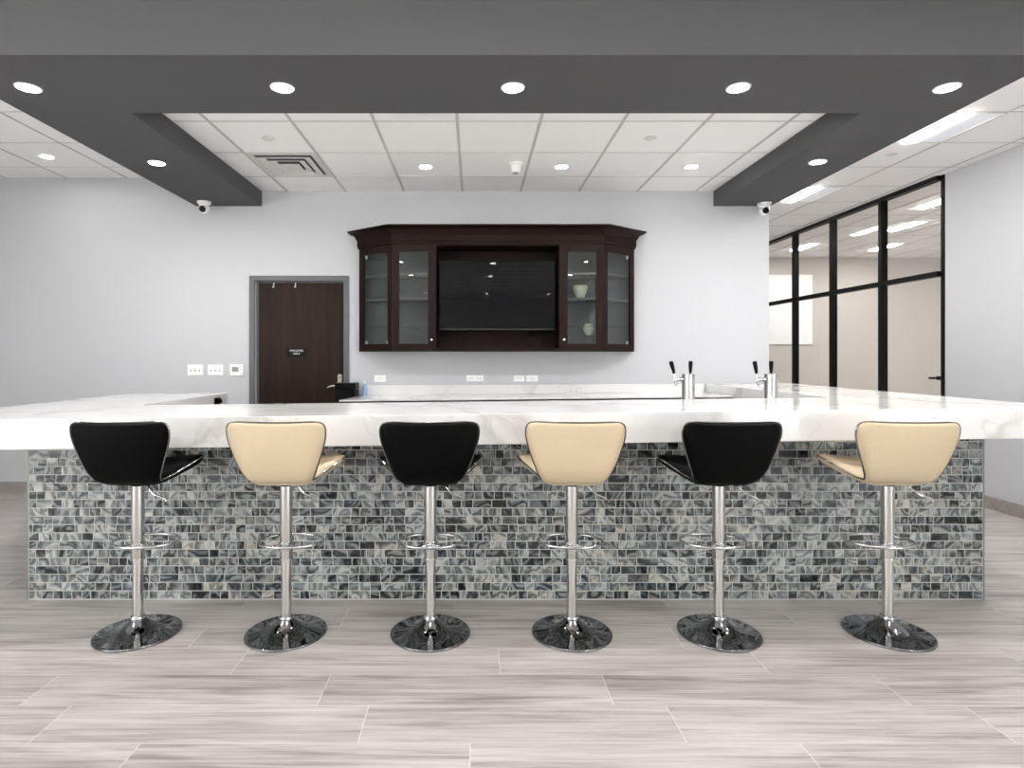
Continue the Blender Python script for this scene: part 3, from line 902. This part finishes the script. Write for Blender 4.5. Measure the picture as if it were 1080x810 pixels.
bm = bmesh.new(); lathe(bm, [(0.0, 0.003), (0.030, 0.003), (0.034, 0.0), (0.034, -0.001)], 28, (2.83, 5.42, ztop(2.83, 0)), cap=False)
finish('grommet', bm, M['edge_metal'], bar, True)
# outlet let into the inner edge of the left arm
ro = empty('counter_outlet', (-2.29, 5.24, 1.035)); tag(ro, 'small black outlet set in the inner edge of the left bar arm', 'outlet')
finish('plate', bbox(0.0005, 0.006, -0.06, 0.06, -0.032, 0.032, 0.002), M['black_plastic'], ro)
finish('plug', bbox(0.006, 0.04, -0.025, 0.02, -0.018, 0.020, 0.005), M['black_plastic'], ro)

# ------------------------------------------------------------------ beer towers
def beer_tower(x, y, label, tilt):
    r = empty('beer_tower', (x, y, 0.8605)); tag(r, label, 'beer tap', 'stainless beer towers behind the bar')
    bm = bmesh.new(); lathe(bm, [(0.07, 0.0), (0.07, 0.006), (0.046, 0.010), (0.0445, 0.014), (0.0445, 0.440), (0.043, 0.446), (0.0, 0.448)], 40)
    finish('column', bm, M['steel'], r, True)
    for ang, hl in ((PI, 0), (math.radians(62), 1)):
        ca, sa = math.cos(ang), math.sin(ang)
        def P(d, z): return (d*ca, d*sa, z)
        z = 0.412
        bm = bmesh.new()
        lathe_pts = [P(0.040, z - 0.002), P(0.060, z - 0.002)]
        tube(bm, lathe_pts, 0.016, 14)
        tube(bm, [P(0.058, z - 0.002), P(0.075, z - 0.004), P(0.092, z - 0.010), P(0.102, z - 0.014)], [0.011, 0.012, 0.012, 0.010], 12)
        tube(bm, [P(0.098, z - 0.006), P(0.092, z - 0.026), P(0.086, z - 0.050)], [0.010, 0.009, 0.007], 12)
        tube(bm, [P(0.100, z - 0.016), P(0.102, z + 0.008), P(0.103, z + 0.04)], [0.010, 0.009, 0.006], 12)
        f = finish('faucet', bm, M['chrome'], r, True)
        bm = bmesh.new()
        tube(bm, [P(0.103, z + 0.036), P(0.105, z + 0.05), P(0.110 + tilt, z + 0.085), P(0.116 + tilt*2, z + 0.118), P(0.118 + tilt*2, z + 0.126)], [0.008, 0.011, 0.0145, 0.016, 0.012], 14)
        finish('tap_handle', bm, M['black_plastic'], f, True)
beer_tower(1.552, 4.26, 'stainless beer tower with two black tap handles, left one of the pair', 0.004)
beer_tower(2.150, 4.26, 'stainless beer tower with two black tap handles, right one of the pair', 0.0)

# ------------------------------------------------------------------ bar stools
# keys: (y, z, half width, edge lift, edge forward)
KEYS = [(-0.155, 1.106, 0.198, 0.004, 0.016), (-0.154, 1.100, 0.222, 0.004, 0.020), (-0.152, 1.080, 0.237, 0.003, 0.024), (-0.147, 1.040, 0.238, 0.0, 0.026),
        (-0.136, 0.980, 0.224, 0.0, 0.024), (-0.119, 0.918, 0.203, 0.0, 0.016), (-0.097, 0.862, 0.182, 0.0, 0.008),
        (-0.066, 0.824, 0.164, 0.0, 0.002), (-0.026, 0.807, 0.152, 0.0, 0.0),
        (0.03, 0.804, 0.180, 0.018, 0.0), (0.08, 0.808, 0.240, 0.058, 0.0), (0.132, 0.816, 0.270, 0.074, 0.0),
        (0.18, 0.828, 0.258, 0.060, 0.0), (0.222, 0.838, 0.226, 0.036, 0.0), (0.245, 0.842, 0.19, 0.022, 0.0), (0.252, 0.840, 0.15, 0.014, 0.0)]
NU, NV = 66, 20
KEYS = [(k[0] - 0.032 * max(0.0, min(1.0, (0.10 - k[0]) / 0.14)),) + k[1:] for k in KEYS]
SP = spline(KEYS, NU)
WAIST = int(NU * 8 / (len(KEYS) - 1))
def surf(i, v):
    y, z, w, lift, fwd = SP[i]
    e = abs(v) ** 2.2
    return Vector((w * v, y + fwd * e, z + lift * e))
def pad(i0, i1, mat, name, parent, th):
    bm = bmesh.new()
    vs = [-1 + 2 * k / NV for k in range(NV + 1)]
    P = [[surf(i, v) for v in vs] for i in range(i0, i1 + 1)]
    R = len(P)
    def normal(i, k):
        a = P[min(i+1, R-1)][k] - P[max(i-1, 0)][k]; b = P[i][min(k+1, NV)] - P[i][max(k-1, 0)]
        n = b.cross(a)
        return n.normalized() if n.length > 1e-9 else Vector((0, 0, 1))
    top, bot = [], []
    for i in range(R):
        rt, rb = [], []
        for k in range(NV + 1):
            v = vs[k]; u = i / (R - 1)
            fv = (1 - abs(v) ** 7) ** 0.5 if abs(v) < 1 else 0.0
            if i0 == 0: fu = min(1.0, (u / 0.16)) if u < 0.16 else 1.0
            else: fu = min(1.0, ((1 - u) / 0.16)) if u > 0.84 else 1.0
            fu = math.sqrt(max(0.0, 1 - (1 - fu) ** 2))
            t = 0.005 + (th - 0.005) * fv * fu
            n = normal(i, k)
            rt.append(bm.verts.new(P[i][k] + n * t)); rb.append(bm.verts.new(P[i][k] - n * t))
        top.append(rt); bot.append(rb)
    for i in range(R - 1):
        for k in range(NV):
            bm.faces.new((top[i][k], top[i][k+1], top[i+1][k+1], top[i+1][k]))
            bm.faces.new((bot[i][k], bot[i+1][k], bot[i+1][k+1], bot[i][k+1]))
        bm.faces.new((top[i][0], top[i+1][0], bot[i+1][0], bot[i][0]))
        bm.faces.new((top[i][NV], bot[i][NV], bot[i+1][NV], top[i+1][NV]))
    for i in (0, R - 1):
        for k in range(NV):
            bm.faces.new((top[i][k], bot[i][k], bot[i][k+1], top[i][k+1]))
    return finish(name, bm, mat, parent, True, angle=70)

def make_stool(mat, name='bar_stool'):
    r = empty(name)
    back = pad(0, WAIST, mat, 'backrest', r, 0.024)
    seat = pad(WAIST, NU, mat, 'seat', r, 0.030)
    # chrome piping along the shell rim
    def rim(i0, i1):
        L = [surf(i, -1.0) for i in range(i0, i1 + 1)]
        Rr = [surf(i, 1.0) for i in range(i0, i1 + 1)]
        return L, Rr
    L, Rr = rim(0, WAIST)
    topedge = [surf(0, -1 + 2*k/16) for k in range(17)]
    bm = bmesh.new()
    def out(p, c=0.004):
        q = p.copy(); q.x += c if q.x > 0.02 else (-c if q.x < -0.02 else 0); return q
    tube(bm, [out(p) for p in reversed(L)] + [Vector((p.x, p.y, p.z + 0.003)) for p in topedge[1:-1]] + [out(p) for p in Rr], 0.0045, 8)
    finish('piping', bm, M['thin_chrome'], back, True)
    L, Rr = rim(WAIST, NU)
    fedge = [surf(NU, -1 + 2*k/16) for k in range(17)]
    bm = bmesh.new()
    tube(bm, [out(p) for p in L] + [Vector((p.x, p.y + 0.003, p.z)) for p in fedge[1:-1]] + [out(p) for p in reversed(Rr)], 0.0045, 8)
    finish('piping', bm, M['thin_chrome'], seat, True)
    # quilting buttons/tufts are on the inner face: shallow horizontal ribs
    bm = bmesh.new()
    for i in (6, 11, 16, 21, 26):
        y, z, w, lf, fw = SP[i]
        tube(bm, [surf(i, v/10*0.82) + Vector((0, 0.0225, 0)) for v in range(-10, 11)], 0.006, 8)
    finish('quilt_ribs', bm, mat, back, True)
    bm = bbox(-0.075, 0.075, -0.03, 0.12, 0.770, 0.786, 0.004)
    finish('swivel_plate', bm, M['black_metal'], r)
    bm = bmesh.new(); lathe(bm, [(0.0305, 0.388), (0.0315, 0.392), (0.0315, 0.765)], 36)
    lathe(bm, [(0.0335, 0.384), (0.0335, 0.392)], 36)
    finish('upper_sleeve', bm, M['steel'], r, True)
    bm = bmesh.new(); lathe(bm, [(0.0255, 0.070), (0.0255, 0.39)], 36)
    finish('gas_column', bm, M['steel'], r, True)
    bm = bmesh.new()
    lathe(bm, [(0.0256, 0.094), (0.034, 0.092), (0.037, 0.084), (0.035, 0.076), (0.040, 0.068)], 40, cap=False)
    finish('collar', bm, M['chrome'], r, True)
    bm = bmesh.new()
    prof = [(0.0, 0.0), (0.203, 0.0), (0.2065, 0.003), (0.2065, 0.008), (0.203, 0.011)]
    for k in range(1, 22):
        t = k / 21
        rad = 0.203 - (0.203 - 0.036) * t
        prof.append((rad, 0.011 + 0.017 * t + 0.048 * t ** 3.6))
    lathe(bm, prof, 72, cap=False)
    finish('base', bm, M['dark_chrome'], r, True, angle=50)
    # footrest ring
    bm = bmesh.new()
    ring = []
    for k in range(40):
        a = 2 * PI * k / 40
        ring.append((0.170 * math.cos(a), 0.075 + 0.122 * math.sin(a), 0.455))
    tube(bm, ring, 0.0075, 10, True)
    tube(bm, [(-0.03, -0.02, 0.455), (-0.06, -0.032, 0.455)], 0.009, 8)
    tube(bm, [(0.03, -0.02, 0.455), (0.06, -0.032, 0.455)], 0.009, 8)
    lathe(bm, [(0.0318, 0.435), (0.037, 0.438), (0.037, 0.472), (0.0318, 0.475)], 36, cap=False)
    finish('footrest', bm, M['chrome'], r, True)
    # height lever
    bm = bmesh.new()
    tube(bm, [(0.03, 0.0, 0.779), (0.075, -0.04, 0.772), (0.095, -0.055, 0.752), (0.112, -0.06, 0.736), (0.135, -0.062, 0.726), (0.165, -0.064, 0.714), (0.176, -0.064, 0.706), (0.178, -0.064, 0.697)], 0.0048, 8)
    finish('height_lever', bm, M['chrome'], r, True)
    return r
SY = 3.045
protos = {}
STOOLS = [(145.5, 'black', 'black padded swivel stool at far left of the bar', 0.0), (302.0, 'cream', 'cream padded swivel stool between the first two black ones', 0.0),
          (454.0, 'black', 'black padded swivel stool left of the middle of the bar', 0.05), (603.0, 'cream', 'cream padded swivel stool right of the middle of the bar', -0.05),
          (758.0, 'black', 'black padded swivel stool farthest right of the black ones', 0.0), (936.0, 'cream', 'cream padded swivel stool at far right of the bar', -0.07)]
for px, kind, label, rz in STOOLS:
    mt = M['black_vinyl'] if kind == 'black' else M['beige_vinyl']
    if kind in protos: o = copy_tree(protos[kind])
    else:
        o = make_stool(mt); protos[kind] = o
    o.location = ((px - 500.0) * SY / F, SY, 0.0)
    o.rotation_euler = (0, 0, rz)
    tag(o, label, 'bar stool', kind + ' bar stools along the counter')

# ------------------------------------------------------------------ storefront (window_1) and glass door (door_2)
w1 = empty('window_1', (0, 0, 0)); structure(w1)
GX0, GX1 = 4.805, 4.885
MY = [6.967, 7.93, 8.862, 9.80]
bm = bmesh.new()
box(bm, 4.850, GX1, 6.067, 6.11, 0, CEIL)                    # near jamb
box(bm, GX0, GX1, FAR_Y - 0.05, FAR_Y - 0.001, 0, CEIL)
finish('jamb', bm, M['black_metal'], w1)
for y in MY:
    bm = bmesh.new(); box(bm, GX0, GX1, y - 0.026, y + 0.026, 0, CEIL - 0.046)
    finish('mullion', bm, M['black_metal'], w1)
bm = bmesh.new(); box(bm, GX0, GX1, 6.11, FAR_Y - 0.05, CEIL - 0.046, CEIL - 0.001)
finish('head_rail', bm, M['black_metal'], w1)
ys = [6.11] + MY + [FAR_Y - 0.05]
for a, b in zip(ys[:-1], ys[1:]):
    a2 = a + (0.026 if a > 6.2 else 0); b2 = b - (0.026 if b < 11 else 0)
    bm = bmesh.new(); box(bm, GX0 + 0.004, GX1 - 0.004, a2, b2, 2.268, 2.322)
    finish('transom', bm, M['black_metal'], w1)
    bm = bmesh.new(); box(bm, 4.842, 4.848, a2, b2, 2.322, CEIL - 0.046)
    finish('glass_pane', bm, M['glass_store'], w1)
    if a > 6.2:
        bm = bmesh.new(); box(bm, 4.842, 4.848, a2, b2, 0.06, 2.268)
        finish('glass_pane', bm, M['glass_store'], w1)
        bm = bmesh.new(); box(bm, GX0, GX1, a2, b2, 0.0, 0.06)
        finish('sill_rail', bm, M['black_metal'], w1)
d2 = empty('door_2', (0, 0, 0)); structure(d2)
dl2 = finish('door_leaf', bbox(4.842, 4.850, 6.116, 6.937, 0.012, 2.262), M['glass_store'], d2)
bm = bmesh.new()
box(bm, 4.836, 4.856, 6.118, 6.15, 1.19, 1.23)
tube(bm, [(4.838, 6.135, 1.21), (4.80, 6.135, 1.21), (4.795, 6.15, 1.21), (4.795, 6.19, 1.208)], 0.012, 10)
finish('lever_handle', bm, M['black_metal'], dl2)
bm = bmesh.new(); box(bm, 4.838, 4.854, 6.116, 6.937, 0.012, 0.10)
finish('bottom_rail', bm, M['black_metal'], dl2)
# whiteboard in the room
wb = empty('whiteboard', (5.72, FAR_Y, 2.33)); tag(wb, 'white wall board on the beige far wall behind the storefront glass', 'whiteboard')
finish('panel', bbox(-0.69, 0.69, -0.02, -0.004, -0.65, 0.65, 0.003), M['board'], wb)
bm = bmesh.new()
box(bm, -0.70, 0.70, -0.024, 0, 0.65, 0.662); box(bm, -0.70, 0.70, -0.024, 0, -0.662, -0.65)
box(bm, -0.702, -0.69, -0.024, 0, -0.65, 0.65); box(bm, 0.69, 0.702, -0.024, 0, -0.65, 0.65)
finish('frame', bm, M['white_plastic'], wb)

# ------------------------------------------------------------------ world, camera, colour management
w = bpy.data.worlds.new('room_world'); scene.world = w; w.use_nodes = True
nt = w.node_tree
tc = nt.nodes.new('ShaderNodeTexCoord'); sx = nt.nodes.new('ShaderNodeSeparateXYZ'); rp = nt.nodes.new('ShaderNodeValToRGB')
nt.links.new(tc.outputs['Generated'], sx.inputs[0]); 
mr = nt.nodes.new('ShaderNodeMapRange'); mr.inputs[1].default_value = -1; mr.inputs[2].default_value = 1
nt.links.new(sx.outputs[2], mr.inputs[0]); nt.links.new(mr.outputs[0], rp.inputs[0])
rp.color_ramp.elements[0].position = 0.47; rp.color_ramp.elements[0].color = (0.97, 0.96, 0.95, 1)   # made brighter below the horizon to throw light up at the ceiling
rp.color_ramp.elements[1].position = 0.53; rp.color_ramp.elements[1].color = (0.42, 0.44, 0.47, 1)
nt.links.new(rp.outputs[0], nt.nodes['Background'].inputs[0])
nt.nodes['Background'].inputs[1].default_value = 5.0
cd = bpy.data.cameras.new('camera'); co_ = bpy.data.objects.new('camera', cd); col.objects.link(co_)
co_.location = (0, 0, EYE); co_.rotation_euler = (PI/2, 0, 0)
cd.sensor_width = 36.0; cd.lens = F / 1080.0 * 36.0
cd.shift_x = 40.0 / 1080.0
cd.shift_y = -28.5 / 1080.0
cd.clip_start = 0.05
scene.camera = co_
scene.view_settings.view_transform = 'Standard'
scene.view_settings.look = 'None'
scene.view_settings.gamma = 1.0
scene.view_settings.use_curve_mapping = False
scene.view_settings.exposure = 1.95
